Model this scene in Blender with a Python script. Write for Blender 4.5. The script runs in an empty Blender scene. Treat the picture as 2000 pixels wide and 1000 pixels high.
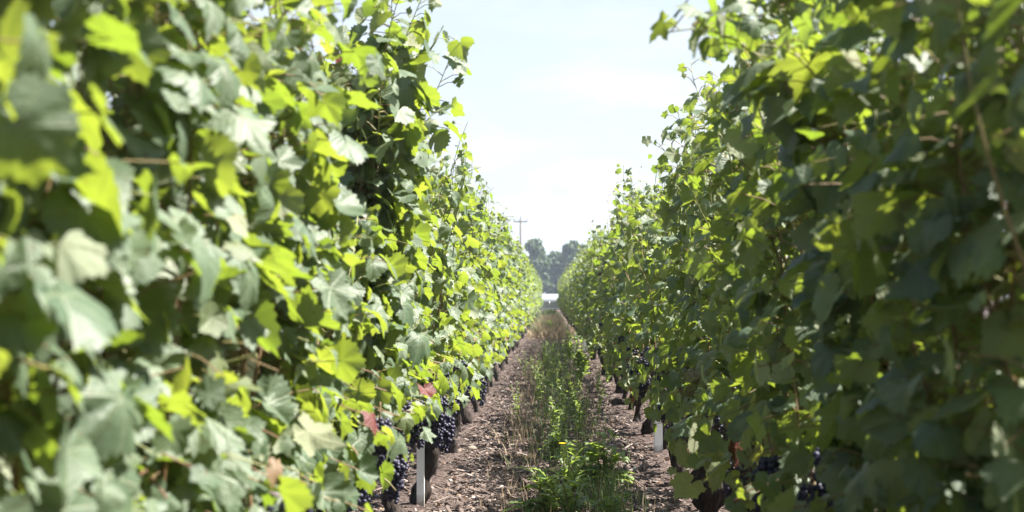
import bpy, math, random
import numpy as np
from mathutils import Vector, Matrix

R = math.radians
rng = np.random.default_rng(7)
random.seed(7)
S = bpy.context.scene
C = S.collection

# ------------------------------------------------------------------ camera
CAM_H = 1.2
cam_d = bpy.data.cameras.new("camera")
cam = bpy.data.objects.new("camera", cam_d)
C.objects.link(cam)
cam.location = (0, 0, CAM_H)
cam.rotation_euler = (R(90 + 1.547), 0, R(1.505))
cam_d.lens = 50
cam_d.sensor_width = 36
cam_d.clip_start = 0.05
cam_d.clip_end = 3000
cam_d.dof.use_dof = True
cam_d.dof.focus_distance = 9.0
cam_d.dof.aperture_fstop = 4.0
cam_d.dof.aperture_blades = 8
S.camera = cam

# ------------------------------------------------------------------ world and sun
SUN_EL, SUN_AZ = 55.0, 77.0          # azimuth measured from the row direction (+y) towards the right (+x)
w = bpy.data.worlds.new("World")
S.world = w
w.use_nodes = True
nt = w.node_tree
bg = nt.nodes["Background"]
sky = nt.nodes.new("ShaderNodeTexSky")
sky.sky_type = 'NISHITA'
sky.sun_disc = False
sky.sun_elevation = R(SUN_EL)
sky.sun_rotation = R(SUN_AZ)
sky.air_density = 1.0
sky.dust_density = 1.6
sky.ozone_density = 1.0
tc = nt.nodes.new("ShaderNodeTexCoord")
mp = nt.nodes.new("ShaderNodeMapping")
mp.inputs['Scale'].default_value = (1.0, 1.0, 3.2)
nz = nt.nodes.new("ShaderNodeTexNoise")
nz.inputs['Scale'].default_value = 9.0
nz.inputs['Detail'].default_value = 7.0
nz.inputs['Roughness'].default_value = 0.55
rp = nt.nodes.new("ShaderNodeValToRGB")
rp.color_ramp.elements[0].position = 0.47
rp.color_ramp.elements[0].color = (0, 0, 0, 1)
rp.color_ramp.elements[1].position = 0.66
rp.color_ramp.elements[1].color = (1, 1, 1, 1)
sz = nt.nodes.new("ShaderNodeSeparateXYZ")
nt.links.new(tc.outputs['Generated'], sz.inputs[0])
def low_sky(top, a, b):                              # 1 low over the horizon, fading out higher up
    mr = nt.nodes.new("ShaderNodeMapRange")
    mr.inputs['From Min'].default_value = 0.0
    mr.inputs['From Max'].default_value = top
    mr.inputs['To Min'].default_value = a
    mr.inputs['To Max'].default_value = b
    nt.links.new(sz.outputs['Z'], mr.inputs['Value'])
    return mr.outputs[0]
def mixin(fac, a, b):
    mx = nt.nodes.new("ShaderNodeMix")
    mx.data_type = 'RGBA'
    nt.links.new(fac, mx.inputs['Factor'])
    nt.links.new(a, mx.inputs['A'])
    mx.inputs['B'].default_value = b
    return mx.outputs['Result']
veil = mixin(low_sky(0.6, 0.97, 0.0), sky.outputs[0], (3.85, 4.12, 4.55, 1))
mul = nt.nodes.new("ShaderNodeMath")
mul.operation = 'MULTIPLY'
mul.use_clamp = True
nt.links.new(mp.outputs[0], nz.inputs['Vector'])
nt.links.new(tc.outputs['Generated'], mp.inputs['Vector'])
nt.links.new(nz.outputs['Fac'], rp.inputs['Fac'])
nt.links.new(rp.outputs['Color'], mul.inputs[0])
nt.links.new(low_sky(0.22, 0.95, 0.15), mul.inputs[1])
nt.links.new(mixin(mul.outputs[0], veil, (5.1, 5.1, 5.1, 1)), bg.inputs['Color'])
bg.inputs['Strength'].default_value = 0.05

sun_d = bpy.data.lights.new("sun", 'SUN')
sun_d.energy = 5.0
sun_d.angle = R(0.53)
sun_d.color = (1.0, 0.95, 0.87)
sun = bpy.data.objects.new("sun", sun_d)
C.objects.link(sun)
sd = Vector((math.sin(R(SUN_AZ)) * math.cos(R(SUN_EL)), math.cos(R(SUN_AZ)) * math.cos(R(SUN_EL)), math.sin(R(SUN_EL))))
sun.rotation_euler = sd.to_track_quat('Z', 'Y').to_euler()
sun.location = (20, 20, 40)

S.view_settings.view_transform = 'Standard'
S.view_settings.look = 'None'
S.view_settings.gamma = 1.0
S.view_settings.exposure = 2.22
S.cycles.max_bounces = 5
S.cycles.diffuse_bounces = 2
S.cycles.glossy_bounces = 2
S.cycles.transmission_bounces = 3
S.cycles.transparent_max_bounces = 4
S.cycles.volume_bounces = 0
S.cycles.sample_clamp_indirect = 6.0
S.cycles.use_denoising = True

# ------------------------------------------------------------------ materials
def mat(name):
    m = bpy.data.materials.new(name)
    m.use_nodes = True
    n = m.node_tree
    n.nodes.clear()
    out = n.nodes.new("ShaderNodeOutputMaterial")
    return m, n, out

class NB:                                            # tiny node builder
    def __init__(s, n): s.n = n
    def node(s, t, **kw):
        x = s.n.nodes.new(t)
        for k, v in kw.items(): setattr(x, k, v)
        return x
    def put(s, inp, v):
        if hasattr(v, 'links') or isinstance(v, bpy.types.NodeSocket): s.n.links.new(v, inp)
        elif v is not None: inp.default_value = v
    def math(s, op, a, b=None, c=None, clamp=False):
        x = s.node("ShaderNodeMath", operation=op, use_clamp=clamp)
        s.put(x.inputs[0], a)
        if b is not None: s.put(x.inputs[1], b)
        if c is not None: s.put(x.inputs[2], c)
        return x.outputs[0]
    def mix(s, f, a, b):
        x = s.node("ShaderNodeMix", data_type='RGBA')
        s.put(x.inputs['Factor'], f); s.put(x.inputs['A'], a); s.put(x.inputs['B'], b)
        return x.outputs['Result']
    def ramp(s, f, stops):
        x = s.node("ShaderNodeValToRGB")
        e = x.color_ramp.elements
        while len(e) < len(stops): e.new(0.5)
        for i, (p, c) in enumerate(stops):
            e[i].position = p; e[i].color = (*c, 1)
        s.put(x.inputs['Fac'], f)
        return x.outputs['Color']
    def noise(s, vec, scale, detail=4, rough=0.55):
        x = s.node("ShaderNodeTexNoise")
        if vec is not None: s.put(x.inputs['Vector'], vec)
        x.inputs['Scale'].default_value = scale
        x.inputs['Detail'].default_value = detail
        x.inputs['Roughness'].default_value = rough
        return x.outputs['Fac']
    def bump(s, h, strength, dist):
        x = s.node("ShaderNodeBump")
        x.inputs['Strength'].default_value = strength
        x.inputs['Distance'].default_value = dist
        s.put(x.inputs['Height'], h)
        return x.outputs['Normal']
    def pbr(s, col, rough=0.6, spec=0.4, normal=None, **kw):
        x = s.node("ShaderNodeBsdfPrincipled")
        s.put(x.inputs['Base Color'], col)
        s.put(x.inputs['Roughness'], rough)
        s.put(x.inputs['Specular IOR Level'], spec)
        if normal is not None: s.put(x.inputs['Normal'], normal)
        for k, v in kw.items(): s.put(x.inputs[k], v)
        return x.outputs[0]
    def objco(s):
        return s.node("ShaderNodeTexCoord").outputs['Object']
    def attr(s, name='tint'):
        x = s.node("ShaderNodeAttribute", attribute_name=name)
        sp = s.node("ShaderNodeSeparateColor")
        s.n.links.new(x.outputs['Color'], sp.inputs[0])
        return sp.outputs

def leaf_material(name, top_a, top_b, under, trans_a, trans_b, trans_f, spec, rough, veins=True, dry=True):
    m, n, out = mat(name)
    b = NB(n)
    t = b.attr()
    uv = b.node("ShaderNodeUVMap").outputs[0]
    sx = b.node("ShaderNodeSeparateXYZ")
    n.links.new(uv, sx.inputs[0])
    u = b.math('ABSOLUTE', sx.outputs[0]); v = sx.outputs[1]
    geo = b.node("ShaderNodeNewGeometry")
    back = geo.outputs['Backfacing']
    top = b.mix(t[0], (*top_a, 1), (*top_b, 1))
    und = b.mix(b.math('MULTIPLY', t[0], 0.5), (*under, 1), (*top_b, 1))
    blot = b.noise(b.objco(), 40, 3)
    top = b.mix(b.math('MULTIPLY', b.math('SUBTRACT', blot, 0.35, clamp=True), 0.9), top, (top_a[0]*0.55, top_a[1]*0.6, top_a[2]*0.6, 1))
    tr = b.mix(t[0], (*trans_a, 1), (*trans_b, 1))
    if dry:
        yel = b.math('MULTIPLY', b.math('MULTIPLY', b.math('SUBTRACT', t[1], 0.23, clamp=True), 14.0, clamp=True), 0.55)
        top = b.mix(yel, top, (0.20, 0.20, 0.06, 1))
        und = b.mix(yel, und, (0.28, 0.27, 0.12, 1))
        spot = b.math('MULTIPLY', b.math('MULTIPLY', b.math('SUBTRACT', b.noise(b.objco(), 75, 2), 0.66, clamp=True), 14.0, clamp=True), 0.7)
        top = b.mix(spot, top, (0.11, 0.07, 0.03, 1))
        und = b.mix(spot, und, (0.15, 0.10, 0.05, 1))
        tr = b.mix(spot, tr, (0.16, 0.10, 0.02, 1))
    normal = None
    if veins:
        perps = [u]
        for ang in (52, 112):
            ca, sa = math.cos(R(ang)), math.sin(R(ang))
            pp = b.math('ABSOLUTE', b.math('SUBTRACT', b.math('MULTIPLY', u, ca), b.math('MULTIPLY', v, sa)))
            al = b.math('ADD', b.math('MULTIPLY', u, sa), b.math('MULTIPLY', v, ca))
            perps.append(b.math('ADD', pp, b.math('LESS_THAN', al, 0.0)))
        mn = b.math('MINIMUM', perps[0], b.math('MINIMUM', perps[1], perps[2]))
        vein = b.math('SUBTRACT', 1.0, b.math('DIVIDE', mn, 0.035), clamp=True)
        rib = b.math('SINE', b.math('MULTIPLY', b.math('SUBTRACT', v, b.math('MULTIPLY', u, 0.75)), 34.0))
        hgt = b.math('ADD', b.math('MULTIPLY', rib, 0.10), b.math('MULTIPLY', vein, -0.8))
        hgt = b.math('ADD', hgt, b.math('MULTIPLY', b.noise(uv, 9, 3), 1.2))
        normal = b.bump(hgt, 0.32, 0.006)
        vf = b.math('MULTIPLY', vein, 0.55)
        top = b.mix(vf, top, (top_b[0]*1.9, top_b[1]*1.6, top_b[2]*1.6, 1))
        und = b.mix(vf, und, (under[0]*1.25, under[1]*1.15, under[2]*1.1, 1))
        tr = b.mix(b.math('MULTIPLY', vein, 0.5), tr, (trans_a[0]*0.6, trans_a[1]*0.6, trans_a[2], 1))
    if dry:
        dn = b.noise(uv, 3.0, 4)
        df = b.math('MULTIPLY', b.math('SUBTRACT', b.math('ADD', t[1], b.math('MULTIPLY', dn, 0.7)), 0.75), 6.0, clamp=True)
        dcol = b.mix(t[2], (0.21, 0.14, 0.085, 1), (0.12, 0.03, 0.025, 1))
        top = b.mix(df, top, dcol); und = b.mix(df, und, dcol)
        tr = b.mix(df, tr, (0.11, 0.06, 0.025, 1))
    col = b.mix(back, top, und)
    rg = b.math('ADD', rough, b.math('MULTIPLY', back, 0.25))
    sp = b.math('SUBTRACT', spec, b.math('MULTIPLY', back, spec * 0.6))
    p = b.pbr(col, rg, sp, normal)
    tl = b.node("ShaderNodeBsdfTranslucent")
    n.links.new(tr, tl.inputs['Color'])
    ms = b.node("ShaderNodeMixShader")
    ms.inputs[0].default_value = trans_f
    n.links.new(p, ms.inputs[1]); n.links.new(tl.outputs[0], ms.inputs[2])
    n.links.new(ms.outputs[0], out.inputs['Surface'])
    return m

M_LEAF = leaf_material("vine_leaf", (0.058, 0.096, 0.052), (0.125, 0.168, 0.104), (0.26, 0.28, 0.195),
                       (0.21, 0.33, 0.022), (0.40, 0.47, 0.045), 0.36, 0.45, 0.50)
M_TREELEAF = leaf_material("tree_leaf", (0.019, 0.043, 0.017), (0.035, 0.064, 0.023), (0.045, 0.065, 0.033),
                           (0.10, 0.17, 0.02), (0.14, 0.2, 0.03), 0.25, 0.3, 0.6, veins=False, dry=False)
M_WEED = leaf_material("weed_leaf", (0.13, 0.19, 0.07), (0.21, 0.27, 0.115), (0.21, 0.26, 0.14),
                       (0.30, 0.44, 0.06), (0.42, 0.52, 0.09), 0.42, 0.4, 0.5, veins=False, dry=False)

def simple_tint(name, stops, rough=0.8, spec=0.2, translucent=0.0, noise_scale=0):
    m, n, out = mat(name)
    b = NB(n)
    t = b.attr()
    c = b.ramp(t[0], stops)
    if noise_scale:
        c = b.mix(b.math('MULTIPLY', b.noise(b.objco(), noise_scale, 4), 0.5), c, (0.03, 0.022, 0.018, 1))
    p = b.pbr(c, rough, spec)
    if translucent:
        tl = b.node("ShaderNodeBsdfTranslucent")
        n.links.new(c, tl.inputs['Color'])
        ms = b.node("ShaderNodeMixShader")
        ms.inputs[0].default_value = translucent
        n.links.new(p, ms.inputs[1]); n.links.new(tl.outputs[0], ms.inputs[2])
        p = ms.outputs[0]
    n.links.new(p, out.inputs['Surface'])
    return m

M_CANE = simple_tint("vine_cane", [(0, (0.15, 0.075, 0.045)), (0.5, (0.21, 0.15, 0.075)), (1, (0.20, 0.25, 0.08))], 0.6, 0.3)
M_CHIP = simple_tint("mulch_chip", [(0, (0.045, 0.033, 0.030)), (0.45, (0.125, 0.094, 0.082)), (0.8, (0.25, 0.195, 0.17)), (1, (0.46, 0.40, 0.36))], 0.85, 0.15, 0, 60)
M_LITTER = simple_tint("dead_leaf", [(0, (0.10, 0.06, 0.045)), (0.6, (0.20, 0.13, 0.09)), (1, (0.34, 0.25, 0.17))], 0.8, 0.2, 0.2, 30)
M_DRY = simple_tint("dry_grass_blade", [(0, (0.15, 0.105, 0.065)), (0.5, (0.30, 0.215, 0.135)), (1, (0.46, 0.38, 0.25))], 0.7, 0.3, 0.3)
M_GRASS = simple_tint("green_grass_blade", [(0, (0.05, 0.10, 0.03)), (0.7, (0.12, 0.19, 0.05)), (1, (0.22, 0.25, 0.08))], 0.6, 0.3, 0.35)
M_STEM = simple_tint("weed_stem", [(0, (0.09, 0.13, 0.04)), (1, (0.19, 0.17, 0.07))], 0.6, 0.3)

def bark_material(name, a, c, sc=1.0):
    m, n, out = mat(name)
    b = NB(n)
    co = b.objco()
    mpn = b.node("ShaderNodeMapping")
    mpn.inputs['Scale'].default_value = (1, 1, 0.25)
    n.links.new(co, mpn.inputs[0])
    f = b.noise(mpn.outputs[0], 42 * sc, 6, 0.65)
    g = b.noise(co, 9 * sc, 4)
    col = b.ramp(f, [(0.3, a), (0.55, tuple((x + y) / 2 for x, y in zip(a, c))), (0.75, c)])
    col = b.mix(b.math('MULTIPLY', g, 0.6), col, (a[0] * 0.5, a[1] * 0.5, a[2] * 0.5, 1))
    p = b.pbr(col, 0.9, 0.15, b.bump(f, 1.0, 0.02 / sc))
    n.links.new(p, out.inputs['Surface'])
    return m

M_BARK = bark_material("vine_bark", (0.014, 0.011, 0.010), (0.095, 0.073, 0.063))
M_TREEBARK = bark_material("tree_bark", (0.05, 0.04, 0.03), (0.16, 0.13, 0.10), 0.2)
M_WOOD = bark_material("stake_wood", (0.12, 0.05, 0.03), (0.26, 0.13, 0.08))

def grape_material():
    m, n, out = mat("grape_skin")
    b = NB(n)
    t = b.attr()
    co = b.objco()
    bl = b.noise(co, 60, 4)
    bloom = b.math('MULTIPLY', b.math('SUBTRACT', bl, 0.3, clamp=True), 2.0, clamp=True)
    col = b.mix(t[0], (0.008, 0.006, 0.022, 1), (0.016, 0.008, 0.024, 1))
    col = b.mix(b.math('MULTIPLY', bloom, 0.75), col, (0.065, 0.070, 0.125, 1))
    p = b.pbr(col, b.math('ADD', 0.42, b.math('MULTIPLY', bloom, 0.3)), 0.4)
    n.links.new(p, out.inputs['Surface'])
    return m
M_GRAPE = grape_material()

def plain(name, col, rough=0.5, spec=0.4, noise=0, amt=0.3, metallic=0.0):
    m, n, out = mat(name)
    b = NB(n)
    c = (*col, 1)
    nrm = None
    if noise:
        f = b.noise(b.objco(), noise, 5, 0.6)
        c = b.mix(b.math('MULTIPLY', f, amt), c, (col[0] * 0.45, col[1] * 0.42, col[2] * 0.38, 1))
        nrm = b.bump(f, 0.3, 0.004)
    n.links.new(b.pbr(c, rough, spec, nrm, Metallic=metallic), out.inputs['Surface'])
    return m
def post_paint():
    m, n, out = mat("white_paint")
    b = NB(n)
    co = b.objco()
    sx = b.node("ShaderNodeSeparateXYZ")
    n.links.new(co, sx.inputs[0])
    f = b.noise(co, 30, 5, 0.65)
    splash = b.math('MULTIPLY', b.math('SUBTRACT', b.math('ADD', f, 0.12), b.math('MULTIPLY', sx.outputs[2], 7.0)), 3.0, clamp=True)
    scuff = b.math('MULTIPLY', b.math('SUBTRACT', b.noise(co, 55, 4, 0.6), 0.56, clamp=True), 5.0, clamp=True)
    c = b.mix(b.math('MULTIPLY', scuff, 0.5), (0.78, 0.78, 0.76, 1), (0.42, 0.40, 0.36, 1))
    c = b.mix(b.math('MULTIPLY', splash, 0.75), c, (0.17, 0.12, 0.09, 1))
    n.links.new(b.pbr(c, 0.5, 0.4, b.bump(f, 0.2, 0.003)), out.inputs['Surface'])
    return m
M_WHITE = post_paint()
M_FILM = plain("white_film", (0.22, 0.235, 0.255), 0.45, 0.4, 2, 0.15)
M_NET = plain("grey_green_netting", (0.22, 0.25, 0.19), 0.8, 0.2, 6, 0.5)
M_POLEWOOD = plain("weathered_pole_wood", (0.13, 0.11, 0.10), 0.85, 0.2, 3, 0.5)
M_PORC = plain("porcelain", (0.10, 0.08, 0.08), 0.3, 0.5)
M_STONE = plain("pale_stone", (0.62, 0.58, 0.52), 0.8, 0.3, 30, 0.4)
M_TANSTONE = plain("tan_stone", (0.34, 0.27, 0.22), 0.85, 0.2, 30, 0.4)
M_YELLOW = plain("yellow_petal", (0.75, 0.55, 0.02), 0.6, 0.2)
M_WIRE = plain("galvanised_wire", (0.30, 0.29, 0.28), 0.5, 0.5, 5, 0.3, 0.6)

def ground_material():
    m, n, out = mat("vineyard_soil")
    b = NB(n)
    co = b.objco()
    f = b.noise(co, 26, 8, 0.7)
    g = b.noise(co, 3.0, 5)
    mpn = b.node("ShaderNodeMapping")
    mpn.inputs['Rotation'].default_value = (0, 0, 0.5)
    mpn.inputs['Scale'].default_value = (1.0, 3.2, 1)
    n.links.new(co, mpn.inputs[0])
    h = b.noise(mpn.outputs[0], 34, 5, 0.6)
    col = b.ramp(b.math('ADD', b.math('MULTIPLY', f, 0.5), b.math('MULTIPLY', h, 0.5)),
                 [(0.36, (0.028, 0.021, 0.020)), (0.50, (0.076, 0.056, 0.050)), (0.60, (0.145, 0.110, 0.096)), (0.72, (0.27, 0.21, 0.18))])
    # dry straw and moss towards the strip in the middle of the path
    sx = b.node("ShaderNodeSeparateXYZ")
    n.links.new(co, sx.inputs[0])
    cx = b.math('SUBTRACT', 1.0, b.math('MULTIPLY', b.math('ABSOLUTE', b.math('SUBTRACT', sx.outputs[0], 0.02)), 2.4), clamp=True)
    mf = b.math('MULTIPLY', cx, b.math('MULTIPLY', b.math('SUBTRACT', g, 0.48, clamp=True), 5.0, clamp=True), clamp=True)
    col = b.mix(b.math('MULTIPLY', mf, 0.7), col, (0.20, 0.165, 0.035, 1))
    hh = b.math('ADD', f, h)
    p = b.pbr(col, 0.95, 0.1, b.bump(hh, 0.9, 0.03))
    n.links.new(p, out.inputs['Surface'])
    return m
M_GROUND = ground_material()

# ------------------------------------------------------------------ mesh helpers
class MB:
    """Collects vertices, faces, uv, tint; build() links ONE mesh object."""
    def __init__(s):
        s.V = []; s.T = []; s.U = []; s.F = []; s.n = 0
    def add(s, verts, faces, tint=None, uv=None, mi=0, smooth=True):
        verts = np.asarray(verts, float).reshape(-1, 3)
        k = len(verts)
        s.V.append(verts)
        if tint is None: tint = np.full((k, 3), 0.5)
        else:
            tint = np.asarray(tint, float)
            if tint.ndim == 1: tint = np.tile(tint, (k, 1))
        s.T.append(tint)
        s.U.append(np.zeros((k, 2)) if uv is None else np.asarray(uv, float))
        for f in (faces if isinstance(faces, (list, tuple)) and len(faces) and isinstance(faces[0], np.ndarray) and faces[0].ndim == 2 else [np.asarray(faces)]):
            if len(f): s.F.append((np.asarray(f) + s.n, mi, smooth))
        s.n += k
    def mesh(s, name, mats):
        me = bpy.data.meshes.new(name)
        V = np.concatenate(s.V); T = np.concatenate(s.T); U = np.concatenate(s.U)
        me.vertices.add(len(V))
        me.vertices.foreach_set('co', V.astype(np.float32).ravel())
        loops = []; starts = []; mis = []; sm = []; pos = 0
        for f, mi, smooth in s.F:
            a = f.shape[1]
            loops.append(f.ravel())
            starts.append(pos + np.arange(len(f)) * a)
            pos += f.size
            mis.append(np.full(len(f), mi)); sm.append(np.full(len(f), smooth))
        L = np.concatenate(loops).astype(np.int32)
        me.loops.add(len(L)); me.loops.foreach_set('vertex_index', L)
        st = np.concatenate(starts).astype(np.int32)
        me.polygons.add(len(st)); me.polygons.foreach_set('loop_start', st)
        me.polygons.foreach_set('material_index', np.concatenate(mis).astype(np.int32))
        me.polygons.foreach_set('use_smooth', np.concatenate(sm).astype(bool))
        uvl = me.uv_layers.new(name="UVMap")
        uvl.data.foreach_set('uv', U[L].astype(np.float32).ravel())
        at = me.attributes.new('tint', 'FLOAT_COLOR', 'POINT')
        at.data.foreach_set('color', np.concatenate([T, np.ones((len(T), 1))], 1).astype(np.float32).ravel())
        me.update(calc_edges=True)
        me.validate()
        for m in (mats if isinstance(mats, (list, tuple)) else [mats]): me.materials.append(m)
        return me
    def build(s, name, mats, parent=None):
        return link(name, s.mesh(name, mats), parent)

def link(name, me, parent=None):
    o = bpy.data.objects.new(name, me)
    C.objects.link(o)
    if parent: o.parent = parent
    return o

def tag(o, label=None, cat=None, group=None, kind=None):
    if label: o['label'] = label
    if cat: o['category'] = cat
    if group: o['group'] = group
    if kind: o['kind'] = kind
    return o

def empty(name, loc, rz=0.0):
    o = bpy.data.objects.new(name, None)
    o.empty_display_size = 0.1
    C.objects.link(o)
    o.location = loc
    o.rotation_euler = (0, 0, rz)
    return o

def copy_tree(o, parent=None):
    c = o.copy(); C.objects.link(c)
    if parent: c.parent = parent
    for ch in list(o.children): copy_tree(ch, c)
    return c

def norm(a):
    return a / np.maximum(np.linalg.norm(a, axis=-1, keepdims=True), 1e-9)

def tube(mb, pts, rad, sides=6, tint=None, mi=0, cap=True):
    pts = np.asarray(pts, float); n = len(pts)
    rad = np.broadcast_to(np.asarray(rad, float), (n,))
    t = norm(np.gradient(pts, axis=0))
    ref = np.array([0.31, 0.95, 0.05]) if abs(t[0][1]) < 0.8 else np.array([1.0, 0.1, 0.1])
    a = norm(np.cross(t, ref)); b = np.cross(t, a)
    ang = np.arange(sides) * 2 * np.pi / sides
    V = pts[:, None] + rad[:, None, None] * (np.cos(ang)[None, :, None] * a[:, None] + np.sin(ang)[None, :, None] * b[:, None])
    V = V.reshape(-1, 3)
    i = np.arange(n - 1)[:, None] * sides; j = np.arange(sides)[None]; k = (j + 1) % sides
    F = [np.stack([i + j, i + k, i + sides + k, i + sides + j], -1).reshape(-1, 4)]
    if cap:
        base = len(V)
        V = np.concatenate([V, pts[:1], pts[-1:]])
        jj = np.arange(sides); kk = (jj + 1) % sides
        F.append(np.concatenate([np.stack([kk, jj, np.full(sides, base)], -1),
                                 np.stack([(n - 1) * sides + jj, (n - 1) * sides + kk, np.full(sides, base + 1)], -1)]))
    mb.add(V, F, tint, None, mi)
    return V

def box(mb, lo, hi, tint=None, bev=0.0):
    x0, y0, z0 = lo; x1, y1, z1 = hi
    V = [(x0, y0, z0), (x1, y0, z0), (x1, y1, z0), (x0, y1, z0), (x0, y0, z1), (x1, y0, z1), (x1, y1, z1), (x0, y1, z1)]
    F = np.array([(0, 3, 2, 1), (4, 5, 6, 7), (0, 1, 5, 4), (1, 2, 6, 5), (2, 3, 7, 6), (3, 0, 4, 7)])
    mb.add(V, F, tint, None, 0, False)

# lattice value noise
_perm = np.random.default_rng(3).random(4096)
def vnoise(p):
    p = np.asarray(p, float)
    i = np.floor(p).astype(int); f = p - i
    f = f * f * (3 - 2 * f)
    r = 0
    for c in range(8):
        d = np.array([(c >> k) & 1 for k in range(3)])
        h = (i + d) @ np.array([73, 1931, 619])
        wgt = np.prod(np.where(d, f, 1 - f), axis=-1)
        r = r + wgt * _perm[h % 4096]
    return r * 2 - 1
def fbm(p, o=3):
    return sum(vnoise(np.asarray(p) * 2 ** k + 11.3 * k) / 2 ** k for k in range(o))

# ------------------------------------------------------------------ ground
def axis(parts):
    out = []
    for a, b, n in parts: out.append(np.linspace(a, b, n, endpoint=False))
    return np.concatenate(out + [[parts[-1][1]]])
gx = axis([(-560, -40, 8), (-40, -4, 14), (-4, -1.3, 22), (-1.3, 1.4, 110), (1.4, 4, 22), (4, 40, 14), (40, 560, 8)])
gy = axis([(-40, 2, 14), (2, 5, 30), (5, 18, 330), (18, 40, 150), (40, 110, 90), (110, 260, 14), (260, 620, 5)])
X, Y = np.meshgrid(gx, gy)
P = np.stack([X, Y, np.zeros_like(X)], -1).reshape(-1, 3)
near = np.clip((60 - P[:, 1]) / 40, 0, 1) * np.clip((5 - abs(P[:, 0])) / 3, 0, 1)
def ground_z(x, y):
    q = np.stack([np.atleast_1d(x) * 3.0, np.atleast_1d(y) * 3.0, np.zeros_like(np.atleast_1d(x)) + 0.5], -1)
    return 0.022 * fbm(q, 2)
P[:, 2] = near * (ground_z(P[:, 0], P[:, 1]) + 0.008 * fbm(P * 22 + 3, 2) + 0.02 * np.exp(-((abs(P[:, 0]) - 0.78) / 0.25) ** 2))
ny, nx = X.shape
ii = (np.arange(ny - 1)[:, None] * nx + np.arange(nx - 1)[None]).ravel()
mb = MB(); mb.add(P, np.stack([ii, ii + 1, ii + nx + 1, ii + nx], -1))
tag(mb.build("ground", M_GROUND), kind='structure')

# ------------------------------------------------------------------ vine leaves
def leaf_outline(nth, teeth):
    th = np.linspace(-R(166), R(166), nth)
    d = np.degrees(np.abs(th))
    key_d = np.array([0, 14, 30, 40, 56, 72, 82, 100, 118, 140, 160, 170])
    key_r = np.array([1.0, .90, .79, .77, .90, .82, .75, .77, .74, .64, .54, .32])
    r = np.interp(d, key_d, key_r)
    if teeth:
        r = r * (1 + teeth * np.where(np.arange(nth) % 2 == 0, 0.5, -0.5))
    return th, r
LOD = {0: dict(n=45, rings=(0.5, 1.0), teeth=0.11, sides=7), 1: dict(n=25, rings=(0.55, 1.0), teeth=0.12, sides=4), 2: dict(n=13, rings=(1.0,), teeth=0.0, sides=3)}
for L in LOD.values():
    th, r = leaf_outline(L['n'], L['teeth'])
    pts = [np.zeros((1, 2))]
    for q in L['rings']:
        rr = r * q if q == 1.0 else np.interp(np.degrees(np.abs(th)), [0, 60, 120, 166], [.9, .82, .68, .4]) * q
        pts.append(np.stack([np.sin(th) * rr, np.cos(th) * rr], -1))
    L['uv'] = np.concatenate(pts)
    n = L['n']
    f3 = np.stack([np.zeros(n - 1, int), 1 + np.arange(n - 1) + 1, 1 + np.arange(n - 1)], -1)
    L['f3'] = f3
    L['f4'] = None
    if len(L['rings']) == 2:
        a = 1 + np.arange(n - 1)
        L['f4'] = np.stack([a, a + 1, a + 1 + n, a + n], -1)

def add_leaves(mb, pos, nrm, tip, size, lod, g, dryness=0.008):
    """All leaves of one crown at once. pos = petiole junction, nrm = upper side, tip = direction of the point."""
    L = LOD[lod]; k = len(pos); uv = L['uv']
    nrm = norm(nrm); tip = norm(tip - (tip * nrm).sum(-1, keepdims=True) * nrm)
    side = np.cross(tip, nrm)
    u, v = uv[:, 0][None], uv[:, 1][None]
    rr = u * u + v * v
    fold = g.normal(0.10, 0.28, (k, 1)); droop = g.normal(0.24, 0.28, (k, 1)); cup = g.normal(0.08, 0.24, (k, 1))
    ph = g.uniform(0, 6.28, (k, 1)); amp = g.uniform(0.03, 0.14, (k, 1)); tw = g.normal(0, 0.25, (k, 1))
    ang = np.arctan2(u, v)
    z = fold * np.abs(u) - droop * np.clip(v, 0, 2) ** 2 - cup * rr + amp * rr * np.sin(3 * ang + ph) + 0.4 * amp * rr * np.sin(7 * ang + 2 * ph) + tw * u * v
    asym = 1 + g.normal(0, 0.08, (k, 1))
    m = 1 + g.normal(0.02, 0.08, (k, 1)) * np.cos(6.2 * ang) + g.normal(0, 0.07, (k, 1)) * np.cos(2 * ang + g.uniform(0, 6.28, (k, 1))) + g.normal(0, 0.05, (k, 1)) * np.sin(9 * ang + g.uniform(0, 6.28, (k, 1)))
    uu = u * asym * m; vv = v * (1 + g.normal(0, 0.07, (k, 1))) * m
    s = size[:, None, None]
    V = pos[:, None] + s * (uu[..., None] * side[:, None] + vv[..., None] * tip[:, None] + z[..., None] * nrm[:, None])
    nv = len(uv)
    off = (np.arange(k) * nv)[:, None, None]
    F = [(L['f3'][None] + off).reshape(-1, 3)]
    if L['f4'] is not None: F.append((L['f4'][None] + off).reshape(-1, 4))
    tint = np.stack([np.clip(g.beta(2, 2.2, k), 0, 1), np.where(g.random(k) < dryness, g.uniform(0.45, 1.0, k), g.uniform(0, 0.28, k)), (g.random(k) < 0.3).astype(float)], -1)
    mb.add(V.reshape(-1, 3), F, np.repeat(tint, nv, 0), np.tile(uv, (k, 1)), 0)

def shoot_path(g, base, top, lean, n=14, droop=0.0):
    s = np.linspace(0, 1, n)
    z = base[2] + (top - base[2]) * (s ** 0.85) - droop * np.clip(s - 0.7, 0, 1) ** 2 * 8
    x = base[0] + lean[0] * s + 0.05 * np.sin(s * g.uniform(4, 11) + g.uniform(0, 6)) * s
    y = base[1] + lean[1] * s + 0.07 * np.sin(s * g.uniform(4, 11) + g.uniform(0, 6)) * s
    if droop: x = x + np.sign(lean[0] + 1e-6) * np.clip(s - 0.65, 0, 1) ** 2 * droop * 6
    return np.stack([x, y, z], -1)

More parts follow.
